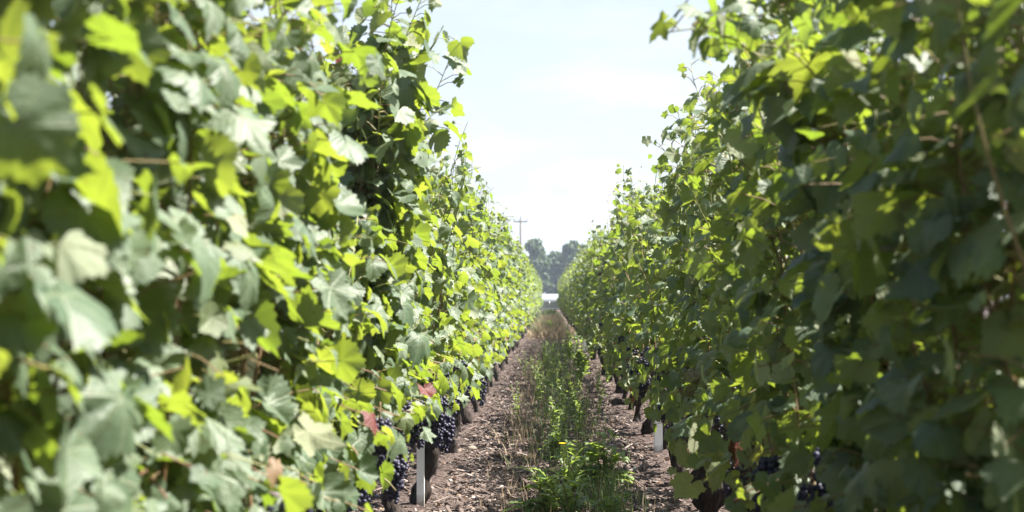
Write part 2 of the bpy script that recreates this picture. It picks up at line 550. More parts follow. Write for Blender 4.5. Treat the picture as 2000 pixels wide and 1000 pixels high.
def make_crown(g, lod, hw=0.62, top=2.05, n_shoots=21, density=1.12, extra=(), low=120, lz=(0.50, 0.74, 0.95), face=0.24, dryness=0.006, thin=0.0, gap=None):
    mb = MB()
    seed0 = g.uniform(0, 90, 3)
    paths = []
    for i in range(n_shoots):
        by = -hw + (i + g.uniform(0.1, 0.9)) * 2 * hw / n_shoots
        base = np.array([g.normal(0, 0.04), by, g.uniform(0.62, 0.78)])
        tall = top + g.normal(-0.06, 0.10)
        droop = g.uniform(0.08, 0.22) if g.random() < 0.3 else 0.0
        paths.append((shoot_path(g, base, tall, (g.normal(0, 0.13), g.normal(0, 0.26)), 14, droop), 1.0))
    if extra: face = 9.0
    for e in extra: paths.append((np.array(e[0]), e[1]) if isinstance(e, tuple) else (np.array(e), 1.35))
    pos, nrm, tip, size = [], [], [], []
    up = np.array([0, 0, 1.0])
    for pth, dens in paths:
        seg = np.linalg.norm(np.diff(pth, axis=0), axis=1); cum = np.concatenate([[0], np.cumsum(seg)]); Ln = cum[-1]
        cr = np.linspace(0.0042, 0.0015, len(pth))
        ct = np.stack([np.linspace(0.1, 0.95, len(pth))] * 3, -1)
        sides = LOD[lod]['sides']
        ctv = np.concatenate([np.repeat(ct, sides, 0), ct[:1], ct[-1:]])
        tube(mb, pth, cr, sides, ctv, 1)
        nn = int(Ln / 0.062 * density * dens)
        for q in range(nn):
            sfrac = (q + 0.5) / nn
            reps = 2 if (g.random() < 0.45 and sfrac < 0.85) else 1
            p0 = np.array([np.interp(sfrac * Ln, cum, pth[:, a]) for a in range(3)])
            if thin and dens == 1.0 and p0[2] < 1.7 and vnoise(p0[None] * [2.5, 3.6, 3.2] + seed0)[0] > 0.55 - thin - 0.25 * (1.3 - p0[2]): continue
            for rep in range(reps):
                az = (0 if g.random() < 0.5 else math.pi) + g.normal(0, 0.75)
                out = np.array([math.cos(az), math.sin(az), 0])
                pl = g.uniform(0.05, 0.17) * (1 - 0.5 * sfrac ** 4) * (0.8 if rep else 1)
                pd = norm(out + up * g.normal(0.25, 0.35))
                j = p0 + pd * pl
                if abs(j[0]) > face: j[0] = np.sign(j[0]) * (face + 0.3 * (abs(j[0]) - face))
                sz = (g.uniform(0.038, 0.084) if g.random() < 0.76 else g.uniform(0.022, 0.045)) * (1 - 0.55 * sfrac ** 5) * ((1.15 + 0.5 * sfrac ** 5) if dens > 1.6 else 1) * (0.72 if rep else 1)
                pos.append(j); size.append(sz)
                nrm.append(out * g.uniform(0.4, 1.0) + up * g.uniform(0.3, 1.0) + g.normal(0, 0.34 if g.random() < 0.7 else 0.9, 3))
                tip.append(out * g.uniform(0.2, 0.9) - up * g.uniform(0.3, 1.1) + g.normal(0, 0.42, 3))
                if lod == 0:
                    mid = (p0 + j) / 2 + np.array([0, 0, 0.01])
                    tube(mb, [p0, mid, j], [0.0018, 0.0015, 0.0014], 4, g.uniform(0.2, 0.9, 3), 1, False)
                elif lod == 1 and g.random() < 0.5:
                    tube(mb, [p0, j], 0.0017, 3, g.uniform(0.2, 0.9, 3), 1, False)
    k_low = len(pos)
    for q in range(int(low * density)):                # leaves hanging round the fruit
        sgn = 1 if g.random() < 0.5 else -1
        out = norm(np.array([sgn, g.normal(0, 0.5), 0]))
        j = np.array([sgn * g.uniform(0.05, 0.31), g.uniform(-hw, hw), g.triangular(*lz)])
        pos.append(j); size.append(g.uniform(0.024, 0.074))
        nrm.append(out * g.uniform(0.5, 1) + up * g.uniform(0, 0.8) + g.normal(0, 0.35, 3))
        tip.append(out * 0.4 - up + g.normal(0, 0.4, 3))
        if lod < 2:
            p0 = np.array([j[0] * 0.7, j[1] + g.normal(0, 0.03), j[2] + 0.03])
            tube(mb, [p0, j], 0.0018, 3, g.uniform(0.0, 0.8, 3), 1, False)
    A = [np.array(pos), np.array(nrm), np.array(tip), np.array(size)]
    if gap is not None:                                # an opening in the leaves where the post shows
        c0, c1, rad = np.array(gap[0]), np.array(gap[1]), gap[2]
        d = c1 - c0
        tt = np.clip(((A[0] - c0) @ d) / (d @ d), 0, 0.985)
        off = (A[0] + np.array([0, 0, -0.03]) - (c0 + tt[:, None] * d)) * np.array([1, 1, 0.75])
        keep = np.linalg.norm(off, axis=1) > rad
        k_low = int(keep[:k_low].sum())
        A = [a[keep] for a in A]
    add_leaves(mb, *[a[:k_low] for a in A], lod, g, dryness)
    if low: add_leaves(mb, *[a[k_low:] for a in A], lod, g, 0.05)
    # dry stalks and old tendrils among the fruit
    if lod < 2:
        for q in range(12):
            a = np.array([g.uniform(-0.26, 0.26), g.uniform(-hw, hw), g.uniform(0.58, 1.0)])
            d = norm(g.normal(0, 1, 3)) * g.uniform(0.04, 0.13)
            tube(mb, [a, a + d * 0.5 + g.normal(0, 0.012, 3), a + d], [0.003, 0.0026, 0.002], 4, g.uniform(0.0, 0.7, 3), 1, False)
    return mb.mesh("crown", [M_LEAF, M_CANE])

def make_trunk(g, fat=1.0, seg=40, sides=28):
    mb = MB()
    n = seg
    s = np.linspace(0, 1, n)
    H = g.uniform(0.50, 0.60)
    lx, ly = g.normal(0, 0.05), g.normal(0, 0.07)
    ph = g.uniform(0, 6.28, 2)
    pts = np.stack([lx * s + 0.025 * np.sin(s * 5 + ph[0]), ly * s + 0.03 * np.sin(s * 4 + ph[1]), -0.05 + (H + 0.05) * s], -1)
    rad = fat * (0.035 + 0.012 * np.exp(-(s / 0.10) ** 2) + 0.018 * np.exp(-((s - 0.86) / 0.12) ** 2) + 0.008 * np.sin(s * 13 + ph[1]))
    rad[-1] *= 0.5
    k0 = mb.n
    tube(mb, pts, rad, sides, None)
    heads = pts[-3]
    for sg in (-1, 1):
        m = 14
        q = np.linspace(0, 1, m)
        Lr = g.uniform(0.42, 0.58)
        pa = np.stack([heads[0] + g.normal(0, 0.06) * q + 0.015 * np.sin(q * 9), heads[1] + sg * Lr * q ** 1.1,
                       heads[2] - 0.04 + (0.10 + g.uniform(0, 0.08)) * np.sqrt(q) + 0.015 * np.sin(q * 7 + ph[0])], -1)
        tube(mb, pa, fat * (0.046 - 0.030 * q + 0.006 * np.sin(q * 17)), 12, None)
    for _ in range(4):                                 # pruned spur stubs
        yy = g.uniform(-0.3, 0.3)
        b0 = heads + np.array([0, yy, 0.02])
        tube(mb, [b0, b0 + [g.normal(0, 0.04), g.normal(0, 0.03), 0.06], b0 + [g.normal(0, 0.07), g.normal(0, 0.05), 0.13]], [0.02, 0.016, 0.010], 8, None)
    V = np.concatenate(mb.V)
    off = fbm(V * np.array([26, 26, 9]) + g.uniform(0, 50), 3)
    big = fbm(V * 11 + g.uniform(0, 50), 2)
    # push outwards from the nearest axis roughly: use horizontal direction for the stem
    cen = np.stack([np.interp(V[:, 2], pts[:, 2], pts[:, 0]), np.interp(V[:, 2], pts[:, 2], pts[:, 1])], -1)
    d = np.zeros_like(V); d[:, :2] = V[:, :2] - cen
    d = norm(d)
    V = V + d * (0.018 * off + 0.024 * big)[:, None] * fat
    mb.V = [V]
    return mb.mesh("trunk", M_BARK)

def ico(sub):
    import bmesh
    bm = bmesh.new()
    bmesh.ops.create_icosphere(bm, subdivisions=sub, radius=1.0)
    V = np.array([v.co[:] for v in bm.verts]); F = np.array([[v.index for v in f.verts] for f in bm.faces])
    bm.free()
    return V, F
ICO = {1: ico(1), 2: ico(2), 3: ico(3)}

def make_cluster(g, sub):
    mb = MB()
    V, F = ICO[sub]
    Ln = g.uniform(0.13, 0.18)
    cen = []
    tries = 0
    while len(cen) < 95 and tries < 4000:
        tries += 1
        q = g.random()
        rmax = np.interp(q, [0, 0.2, 0.55, 1], [0.030, 0.046, 0.036, 0.010])
        a = g.uniform(0, 6.28); rr = rmax * math.sqrt(g.uniform(0.25, 1))
        c = np.array([math.cos(a) * rr, math.sin(a) * rr, -0.03 - q * Ln])
        if all(np.linalg.norm(c - d) > 0.0125 for d in cen): cen.append(c)
    for c in cen:
        r = g.uniform(0.0074, 0.0092)
        mb.add(V * r * [1, 1, 1.06] + c, F, [g.random() ** 2, 0, 0])
    mb.V = [np.concatenate(mb.V)]; mb.T = [np.concatenate(mb.T)]; mb.U = [np.concatenate(mb.U)]
    tube(mb, [(0, 0, 0.03), (0.004, 0, -0.01), (0, 0, -0.06)], [0.003, 0.0028, 0.002], 6, [0.3, 0, 0], 1)
    return mb.mesh("grape_cluster", [M_GRAPE, M_CANE])

gc = np.random.default_rng(21)
CLUSTERS = {0: [make_cluster(gc, 2) for _ in range(4)], 1: [make_cluster(gc, 1) for _ in range(4)]}
gt = np.random.default_rng(5)
TRUNKS = [make_trunk(gt) for _ in range(6)]
TRUNK_OLD = make_trunk(np.random.default_rng(77), 1.9, 60, 44)

# mid and far crowns, shared
gm = np.random.default_rng(11)
CROWN1 = [make_crown(gm, 1) for _ in range(8)]
CROWN1R = [make_crown(gm, 1, n_shoots=24, density=1.15, low=105, lz=(0.42, 0.66, 0.92), thin=0.36) for _ in range(7)]
CROWN2 = [make_crown(gm, 2, density=1.05) for _ in range(7)]

ROW_L, ROW_R = -0.76, 0.84
STEP = 1.25
ORD = ['first', 'second', 'third', 'fourth', 'fifth', 'sixth', 'seventh', 'eighth', 'ninth', 'tenth', 'eleventh', 'twelfth', 'thirteenth', 'fourteenth', 'fifteenth', 'sixteenth', 'seventeenth', 'eighteenth', 'nineteenth']

def vine(x, y, crown, trunk, n_cl, lod, g, label, group, flip=False, sc=1.0):
    root = empty("grapevine", (x + g.normal(0, 0.015), y, 0), math.pi if flip else 0)
    tag(root, label, 'grapevine', group)
    root.scale = (sc, sc, sc * 1.0)
    link("trunk", trunk, root)
    link("crown", crown, root)
    for i in range(n_cl):
        o = link("grape_cluster", CLUSTERS[lod][g.integers(4)], root)
        sgn = 1 if i % 2 == 0 else -1
        o.location = (sgn * g.uniform(0.06, 0.24), g.uniform(-0.55, 0.55), g.uniform(0.60, 0.86))
        o.rotation_euler = (g.normal(0, 0.12), g.normal(0, 0.12), g.uniform(0, 6.28))
        s = g.uniform(0.85, 1.25)
        o.scale = (s, s, s)
    return root

def row(x, y0, side, seed):
    g = np.random.default_rng(seed)
    k = 0
    yy = y0
    ph = np.random.default_rng(seed + 1)
    tone = 'sunlit left row' if side < 0 else 'shaded right row'
    while yy < 100:
        if yy < 7.6:
            extra = []
            top = 2.0 + g.normal(0, 0.03)
            key = round(yy, 2)
            if side < 0 and abs(yy - 5.55) < 0.4:          # tall shoots reaching into the sky
                for q in range(11):
                    sx = -0.09 + 0.34 * q / 10
                    extra.append((shoot_path(g, np.array([0.05, g.uniform(-0.5, 0.2), 0.75]), 2.08 + 0.2 * q / 10 + g.normal(0, 0.05), (0.05 + sx, g.normal(-0.1, 0.12)), 16), 1.75))
            if side < 0 and yy < 3.5:                      # thick leafy top that fills the upper left
                for q in range(9):
                    extra.append(shoot_path(g, np.array([0.05, g.uniform(-0.55, 0.55), 0.75]), g.uniform(1.85, 2.1), (g.uniform(0.0, 0.17), g.normal(0, 0.12)), 16))
            if side < 0 and yy < 5 and yy > 3.5: top = 1.6
            if side > 0 and abs(yy - 3.25) < 0.4:          # cane leaning out over the path
                s = np.linspace(0, 1, 16)
                for dz, dx, dy in ((0.0, 0.58, -0.25), (0.05, 0.5, -0.1), (-0.06, 0.42, -0.4), (0.12, 0.36, 0.1)):
                    extra.append((np.stack([-dx * s ** 1.4, 0.1 + dy * s, 0.8 + (0.98 + dz) * np.sin(s * 1.72)], -1), 1.9))
            if side > 0 and 6.2 < yy < 7.6:                # tall shoots on the skyline
                top = 2.12
                for q in range(7):
                    extra.append(shoot_path(g, np.array([0.0, g.uniform(-0.2, 0.6), 0.75]), g.uniform(2.08, 2.32), (g.uniform(-0.2, 0.0), g.normal(0.1, 0.14)), 16))
            if side > 0 and yy < 5.2:                      # dense leafy mass at the upper right
                for q in range(9):
                    extra.append(shoot_path(g, np.array([-0.04, g.uniform(-0.6, 0.6), 0.7]), g.uniform(1.75, 2.2), (g.uniform(-0.26, 0.0), g.normal(0, 0.14)), 16))
            crown = make_crown(g, 0, top=top, density=1.4, extra=extra, n_shoots=23 if side < 0 else 22, low=(130 if yy < 4 else 75) if side < 0 else 90,
                               lz=(0.56, 0.78, 0.97) if side < 0 and yy > 4 else (0.42, 0.68, 0.95), dryness=0.001, gap=((0.76, -yy, 1.2), (0.05, 3.28 - yy, 1.02), 0.055) if side < 0 and yy < 3.6 else None, thin=0.0 if side < 0 else (0.36 if yy > 6 else 0.31))
            tr = TRUNK_OLD if side > 0 and abs(yy - 7.0) < 0.3 else TRUNKS[k % 6]
            root = vine(x, yy, crown, tr, 12, 0, g, None, None)
        elif yy < 30:
            root = vine(x, yy, (CROWN1[int(ph.integers(8))] if side < 0 else CROWN1R[int(ph.integers(7))]), TRUNKS[int(ph.integers(6))], 11 if yy < 18 else 7, 0 if yy < 12 else 1, g, None, None, bool(ph.integers(2)), float(ph.uniform(0.94, 1.05)))
        else:
            root = vine(x, yy, CROWN2[int(ph.integers(7))], TRUNKS[int(ph.integers(6))], 0, 1, g, None, None, bool(ph.integers(2)), float(ph.uniform(0.94, 1.05)))
        hang = []
        if side < 0 and abs(yy - 5.55) < 0.3: hang = [(0.10, -0.34, 0.66), (0.19, -0.22, 0.62), (0.13, -0.10, 0.67), (0.17, 0.08, 0.63)]
        if side < 0 and abs(yy - 6.8) < 0.3: hang = [(0.16, -0.30, 0.72), (0.22, 0.05, 0.74)]
        if side < 0 and abs(yy - 8.05) < 0.3: hang = [(0.24, 0.22, 0.74), (0.22, 0.42, 0.70)]
        for q, p in enumerate(hang):
            o = link("grape_cluster", CLUSTERS[0][q % 4], root)
            o.location = p; o.rotation_euler = (0.05 * q, -0.06 * q, q * 1.3); o.scale = (1.08, 1.08, 1.05)
        # label
        grp = 'grapevines of the ' + tone
        if side < 0:
            post_k = round((8.05 - 1.8) / STEP)
            if yy < 30:
                d = k - post_k
                special = {0: 'big blurred leafy grapevine nearest the camera at the far left edge of the sunlit row'}
                if k in special: lab = special[k]
                elif d == 0: lab = 'leafy grapevine of the sunlit left row whose trunk stands against the white post'
                elif abs(yy - 5.55) < 0.3: lab = 'grapevine of the sunlit left row with tall shoots standing up into the sky'
                elif d < 0: lab = f'leafy grapevine of the sunlit left row, {ORD[-d-1]} one nearer than the low white post'
                else: lab = f'leafy grapevine of the sunlit left row, {ORD[d-1]} trunk beyond the low white post'
            else: lab = 'small far grapevine merged into the distant end of the sunlit left row'
        else:
            if yy < 30:
                d = k - round((7.0 - 0.75) / STEP)
                if k == 0: lab = 'dark blurred grapevine nearest the camera at the right edge of the shaded row'
                elif d == 0: lab = 'grapevine of the shaded right row with the thick gnarled black trunk'
                elif abs(yy - 3.25) < 0.3: lab = 'grapevine of the shaded right row with a leafy cane reaching out over the path'
                elif d < 0: lab = f'leafy grapevine of the shaded right row, {ORD[-d-1]} one nearer than the thick gnarled trunk'
                else: lab = f'leafy grapevine of the shaded right row, {ORD[d-1]} trunk beyond the thick gnarled one'
            else: lab = 'small far grapevine merged into the distant end of the shaded right row'
        tag(root, lab, 'grapevine', grp)
        yy += STEP * (1 + 0.02 * g.normal()); k += 1
        if abs(yy - y0 - k * STEP) > 0.12: yy = y0 + k * STEP

row(ROW_L, 1.8, -1, 101)
row(ROW_R, 0.75, 1, 202)

# ------------------------------------------------------------------ trellis posts, stake
def trellis_post(x, y, rz, label, h=1.75, wdt=0.042):
    root = empty("trellis_post", (x, y, 0), rz)
    mb = MB()
    t = 0.005
    # open channel profile swept upwards
    prof = np.array([(-wdt/2, 0.03), (-wdt/2, 0), (wdt/2, 0), (wdt/2, 0.03), (wdt/2 - t, 0.03), (wdt/2 - t, t), (-wdt/2 + t, t), (-wdt/2 + t, 0.03)])
    n = len(prof)
    V = np.concatenate([np.c_[prof, np.full(n, z)] for z in (-0.1, 0.3, 0.9, h)])
    F = []
    for a in range(3):
        for b_ in range(n):
            c_ = (b_ + 1) % n
            F.append((a*n + b_, a*n + c_, (a+1)*n + c_, (a+1)*n + b_))
    mb.add(V, np.array(F), None, None, 0, False)
    mb.add(V[-n:], np.array([(0, 1, 6, 7), (1, 2, 5, 6), (2, 3, 4, 5)]), None, None, 0, False)
    mb.build("upright", M_WHITE, root)
    for z in (0.72, 1.15, 1.6):
        hk = MB()
        tube(hk, [(-wdt/2 - 0.001, 0.015, z), (-wdt/2 - 0.014, 0.015, z + 0.004), (-wdt/2 - 0.016, 0.015, z + 0.02)], 0.003, 6)
        hk.build("wire_hook", M_WIRE, root)
    tag(root, label, 'post', 'white trellis posts in the vine rows')
    return root
trellis_post(-0.72, 7.95, R(0), 'white metal trellis post at the foot of the sunlit left row beside grape clusters')
trellis_post(-0.70, 3.28, R(15), 'white post glimpsed through a gap in the big blurred leaves on the left')
trellis_post(0.81, 10.6, R(10), 'white post with its foot bare beside the shaded right row', wdt=0.06)
trellis_post(0.73, 29.0, R(0), 'small distant white post low on the right row beside the tall weed', wdt=0.07)

mb = MB()
s = np.linspace(0, 1, 10)
prof = np.array([(-0.022, -0.02), (0.022, -0.02), (0.024, 0.02), (-0.02, 0.022)])
V = np.concatenate([np.c_[prof * (1 - 0.08 * q) + 0.004 * np.array([math.sin(q * 5), math.cos(q * 4)]), np.full(4, -0.08 + 0.55 * q)] for q in s])
F = [(a*4 + b_, a*4 + (b_+1) % 4, (a+1)*4 + (b_+1) % 4, (a+1)*4 + b_) for a in range(9) for b_ in range(4)] + [(36, 37, 38, 39)]
mb.add(V, np.array(F), None, None, 0, False)
o = mb.build("wooden_stake", M_WOOD)
o.location = (0.93, 8.75, 0)
tag(o, 'short reddish brown wooden stake in the soil behind the gnarled trunk', 'stake')

# ------------------------------------------------------------------ ground clutter
def chips(n, ylo, yhi, seed):
    g = np.random.default_rng(seed)
    y = ylo * (yhi / ylo) ** g.random(n)
    x = g.uniform(-1.15, 1.25, n)
    x = np.where(g.random(n) < 0.35, g.choice([-0.5, 0.55], n) + g.normal(0, 0.12, n), x)
    keep = (abs(x - 0.12) > 0.22) | (g.random(n) < 0.35)
    x, y = x[keep], y[keep]; n = len(x)
    ln = g.gamma(1.5, 0.010, n) + 0.004; wd = ln * g.uniform(0.10, 0.38, n); wd = np.minimum(wd, 0.012)
    hz = g.uniform(0.002, 0.006, n)
    rz = g.normal(0.2, 0.8, n); tilt = g.normal(0, 0.22, n)
    base = np.array([(-1, -1, 0), (1, -.8, 0), (1, .8, 0), (-1, 1, 0), (-.9, -.8, 1), (.9, -.7, 1), (.95, .6, 1), (-1, .8, 1)], float)
    V = base[None] * np.stack([ln, wd, hz], -1)[:, None]
    V[:, :, 2] += V[:, :, 0] * np.sin(tilt)[:, None]
    c, s_ = np.cos(rz)[:, None], np.sin(rz)[:, None]
    W = np.stack([V[:, :, 0] * c - V[:, :, 1] * s_ + x[:, None], V[:, :, 0] * s_ + V[:, :, 1] * c + y[:, None], V[:, :, 2] + (ground_z(x, y) + 0.008)[:, None] + np.abs(np.sin(tilt) * ln)[:, None] * 0.6], -1)
    f = np.array([(4, 5, 6, 7), (0, 1, 5, 4), (1, 2, 6, 5), (2, 3, 7, 6), (3, 0, 4, 7)])
    F = (f[None] + (np.arange(n) * 8)[:, None, None]).reshape(-1, 4)
    mb = MB()
    tint = np.repeat(np.clip(g.normal(0.5, 0.24, n), 0, 1), 8)
    mb.add(W.reshape(-1, 3), F, np.stack([tint] * 3, -1), None, 0, False)
    return mb
tag(chips(90000, 5.5, 34, 31).build("bark_mulch", M_CHIP), 'brown wood chips and prunings littering the path between the rows', 'mulch', kind='stuff')

g = np.random.default_rng(44)
n = 900
y = 5.5 * (40 / 5.5) ** g.random(n); x = np.where(g.random(n) < 0.75, g.choice([-0.66, 0.72], n) + g.normal(0, 0.2, n), g.uniform(-0.8, 0.9, n))
mb = MB()
up = np.array([0, 0, 1.0])
pos = np.stack([x, y, ground_z(x, y) + 0.022], -1)
add_leaves(mb, pos, up + g.normal(0, 0.5, (n, 3)), g.normal(0, 1, (n, 3)) * [1, 1, 0.1], g.uniform(0.012, 0.03, n), 2, g)
mb.T = [np.stack([g.random(len(mb.T[0]) // 14 + 1).repeat(14)[:len(mb.T[0])]] * 3, -1)]
tag(mb.build("leaf_litter", M_LITTER), 'curled dead brown vine leaves lying along the foot of the rows', 'dead leaves', kind='stuff')

def pebble(x, y, r, m, name, label, cat, seed):
    V, F = ICO[3]
    W = V * np.array([1.15, 0.9, 0.75]) * r
    W = W * (1 + 0.10 * fbm(V * 1.7 + seed, 2)[:, None])
    mb = MB(); mb.add(W, F)
    o = mb.build(name, m)
    o.location = (x, y, float(ground_z(x, y)[0]) + r * 0.55)
    return tag(o, label, cat)
pebble(0.58, 9.7, 0.024, M_STONE, "stone", 'pale round stone on the mulch right of the leafy weeds', 'stone', 5)
pebble(0.545, 10.2, 0.013, M_STONE, "stone", 'tiny pale stone just left of the larger pale one', 'stone', 9)
pebble(-0.585, 10.9, 0.036, M_TANSTONE, "stone", 'tan brown stone on the mulch beside the hanging grapes at left', 'stone', 15)

mb = MB()
s = np.linspace(0, 1, 12)
V = tube(mb, np.stack([-0.16 + 0.34 * s, 0.03 * np.sin(s * 4), 0.045 + 0.01 * np.sin(s * 6)], -1), 0.036 + 0.006 * np.sin(s * 9), 14)
mb.V = [mb.V[0] + 0.006 * fbm(mb.V[0] * 30, 2)[:, None]]
o = mb.build("log", M_BARK)
o.location = (0.80, 15.2, 0)
tag(o, 'short dark log lying crosswise at the foot of the right row', 'log')

# ------------------------------------------------------------------ weeds and grass
def blade(mb, p, d, upv, ln, wd, droop, jag, g, segs=9, tint=None):
    """A narrow leaf with a jagged edge, bent downwards along its length."""
    d = norm(np.array(d, float)); sd_ = norm(np.cross(d, upv)); nn = np.cross(sd_, d)
    s = np.linspace(0, 1, segs)
    wdt = wd * np.sin(np.pi * np.clip(s * 0.92 + 0.08, 0, 1)) ** 0.7
    wdt = wdt * np.where(np.arange(segs) % 2 == 0, 1 + jag * 0.3, 1 - jag)
    wdt[-1] = wd * 0.03
    c = np.asarray(p) + d * (ln * s)[:, None] + nn * (0.25 * ln * np.sin(s * 2.2))[:, None] * 0.5 - np.array([0, 0, 1]) * (droop * ln * s ** 2)[:, None]
    fold = 0.35
    Lf = c + sd_ * wdt[:, None] + nn * (fold * wdt)[:, None]; Rt = c - sd_ * wdt[:, None] + nn * (fold * wdt)[:, None]
    V = np.concatenate([Lf, c, Rt])
    i = np.arange(segs - 1)
    F = np.concatenate([np.stack([i, i + 1, segs + i + 1, segs + i], -1), np.stack([segs + i, segs + i + 1, 2*segs + i + 1, 2*segs + i], -1)])
    uv = np.concatenate([np.c_[np.full(segs, -.5), s], np.c_[np.zeros(segs), s], np.c_[np.full(segs, .5), s]])
    mb.add(V, F, [g.beta(2, 2), 0, 0] if tint is None else tint, uv)

def broad_weed(g, height, n_stems, n_leaf, spread, jag=0.55):
    fo, st = MB(), MB()
    for k in range(n_stems):
        a = g.uniform(0, 6.28); ln = g.uniform(0.1, 1) * spread
        s = np.linspace(0, 1, 8)
        h = height * g.uniform(0.65, 1)
        pth = np.stack([math.cos(a) * ln * s ** 1.3, math.sin(a) * ln * s ** 1.3, h * s * (1 - 0.15 * s)], -1)
        tube(st, pth, np.linspace(0.006, 0.0025, 8), 6, g.random(3))
        for q in range(n_leaf):
            f = (q + 0.4) / n_leaf
            p = np.array([np.interp(f, s, pth[:, i]) for i in range(3)])
            az = q * 2.4 + g.normal(0, 0.4)
            d = np.array([math.cos(az), math.sin(az), g.uniform(0.15, 0.9)])
            L_ = g.uniform(0.10, 0.19) * (1.15 - 0.6 * f)
            blade(fo, p, d, np.array([0, 0, 1.0]), L_, L_ * g.uniform(0.14, 0.22), g.uniform(0.1, 0.6), jag, g, 11)
    for q in range(9):
        az = q * 2.4 + g.normal(0, 0.3)
        L_ = g.uniform(0.13, 0.24)
        blade(fo, (0, 0, 0.01), (math.cos(az), math.sin(az), g.uniform(0.25, 0.8)), np.array([0, 0, 1.0]), L_, L_ * 0.17, g.uniform(0.2, 0.6), jag, g, 11)
    return st.mesh("stem", M_STEM), fo.mesh("foliage", M_WEED)

def slender_weed(g, height, small=1.0):
    fo, st = MB(), MB()
    for k in range(g.integers(3, 6)):
        a = g.uniform(0, 6.28); s = np.linspace(0, 1, 9)
        h = height * g.uniform(0.55, 1)
        lean = g.uniform(0.02, 0.16)
        pth = np.stack([math.cos(a) * lean * s + 0.01 * np.sin(s * 7), math.sin(a) * lean * s, h * s], -1)
        tube(st, pth, np.linspace(0.0032, 0.0012, 9), 5, g.random(3))
        m = int(h / 0.022)
        for q in range(m):
            f = (q + 0.5) / m
            if f < 0.15: continue
            p = np.array([np.interp(f, s, pth[:, i]) for i in range(3)])
            az = q * 2.4 + g.normal(0, 0.5)
            L_ = g.uniform(0.04, 0.085) * small * (1.2 - 0.6 * f)
            blade(fo, p, (math.cos(az), math.sin(az), g.uniform(0.2, 1.0)), np.array([0, 0, 1.0]), L_, L_ * g.uniform(0.14, 0.24), g.uniform(0, 0.5), 0.1, g, 6)
    return st.mesh("stem", M_STEM), fo.mesh("foliage", M_WEED)

def put_weed(name, meshes, x, y, sc, rz, label, group):
    r = empty(name, (x, y, float(ground_z(x, y)[0]) - 0.005), rz)
    r.scale = (sc, sc, sc)
    link("stem", meshes[0], r); link("foliage", meshes[1], r)
    return tag(r, label, 'weed', group)

g = np.random.default_rng(61)
BROAD = [broad_weed(g, 0.30, 5, 8, 0.16), broad_weed(g, 0.24, 6, 7, 0.2), broad_weed(g, 0.34, 4, 9, 0.12)]
SLIM = [slender_weed(g, 0.42), slender_weed(g, 0.5), slender_weed(g, 0.36), slender_weed(g, 0.46, 1.2), slender_weed(g, 0.3, 1.1)]
TALL = slender_weed(np.random.default_rng(8), 0.75, 2.6)

hero = [
    (0, 0.20, 8.9, 1.05, 'bushy jagged leaved green weed in the middle of the path left of the pale stone'),
    (1, 0.36, 9.0, 0.95, 'low spreading green weed reaching right towards the pale stone'),
    (2, 0.10, 8.5, 0.9, 'jagged green weed with a yellow flower head'),
    (1, -0.02, 7.75, 1.0, 'dark green spreading weed at the bottom edge, left of centre of the path'),
    (0, 0.11, 7.35, 0.85, 'bright green jagged weed at the bottom edge of the path'),
    (1, 0.33, 7.3, 0.7, 'small low green weed at the bottom edge, right side of the path'),
    (1, 0.05, 10.6, 0.8, 'low leafy weed just in front of the tall weed patch'),
    (1, 0.0, 46.0, 1.5, 'single green weed tuft in front of the far dry grass'),
]
for i, x, y, sc, lab in hero:
    r = put_weed("leafy_weed", BROAD[i], x, y, sc * (1.35 if y < 9.5 else 1.2), x * 9 + y, lab, 'leafy weeds in the path')
    if 'yellow' in lab:
        for (fx, fy, fz) in ((0.02, -0.08, 0.25),):
            fl, stn = MB(), MB()
            for q in range(22):
                a = q * 2 * math.pi / 22
                blade(fl, (fx, fy, fz), (math.cos(a), math.sin(a), 0.35), np.array([0, 0, 1.0]), 0.022, 0.004, 0.1, 0, g, 4)
            V, F = ICO[1]; fl.add(V * [0.007, 0.007, 0.004] + [fx, fy, fz + 0.003], F)
            tube(fl, [(0, 0, 0.02), (fx * 0.5, fy * 0.5, 0.2), (fx, fy, fz)], 0.002, 5)
            fl.build("flower_head", M_YELLOW, r)
put_weed("tall_weed", TALL, 0.40, 18.6, 1.0, 1.0, 'single tall weed with long drooping leaves beside the right row', 'tall weeds')
put_weed("tall_weed", TALL, 0.36, 24.5, 0.8, 2.6, 'tall drooping weed farther up the path beside the right row', 'tall weeds')
for k in range(48):
    y = 11.2 * (27 / 11.2) ** ((k + g.random()) / 48)
    x = 0.11 + g.normal(0, 0.20)
    put_weed("slender_weed", SLIM[k % 5], x, y, g.uniform(0.7, 1.1), g.uniform(0, 6.28),
             'slender upright green weed in the tall patch midway along the path', 'slender weeds of the tall patch in the path')

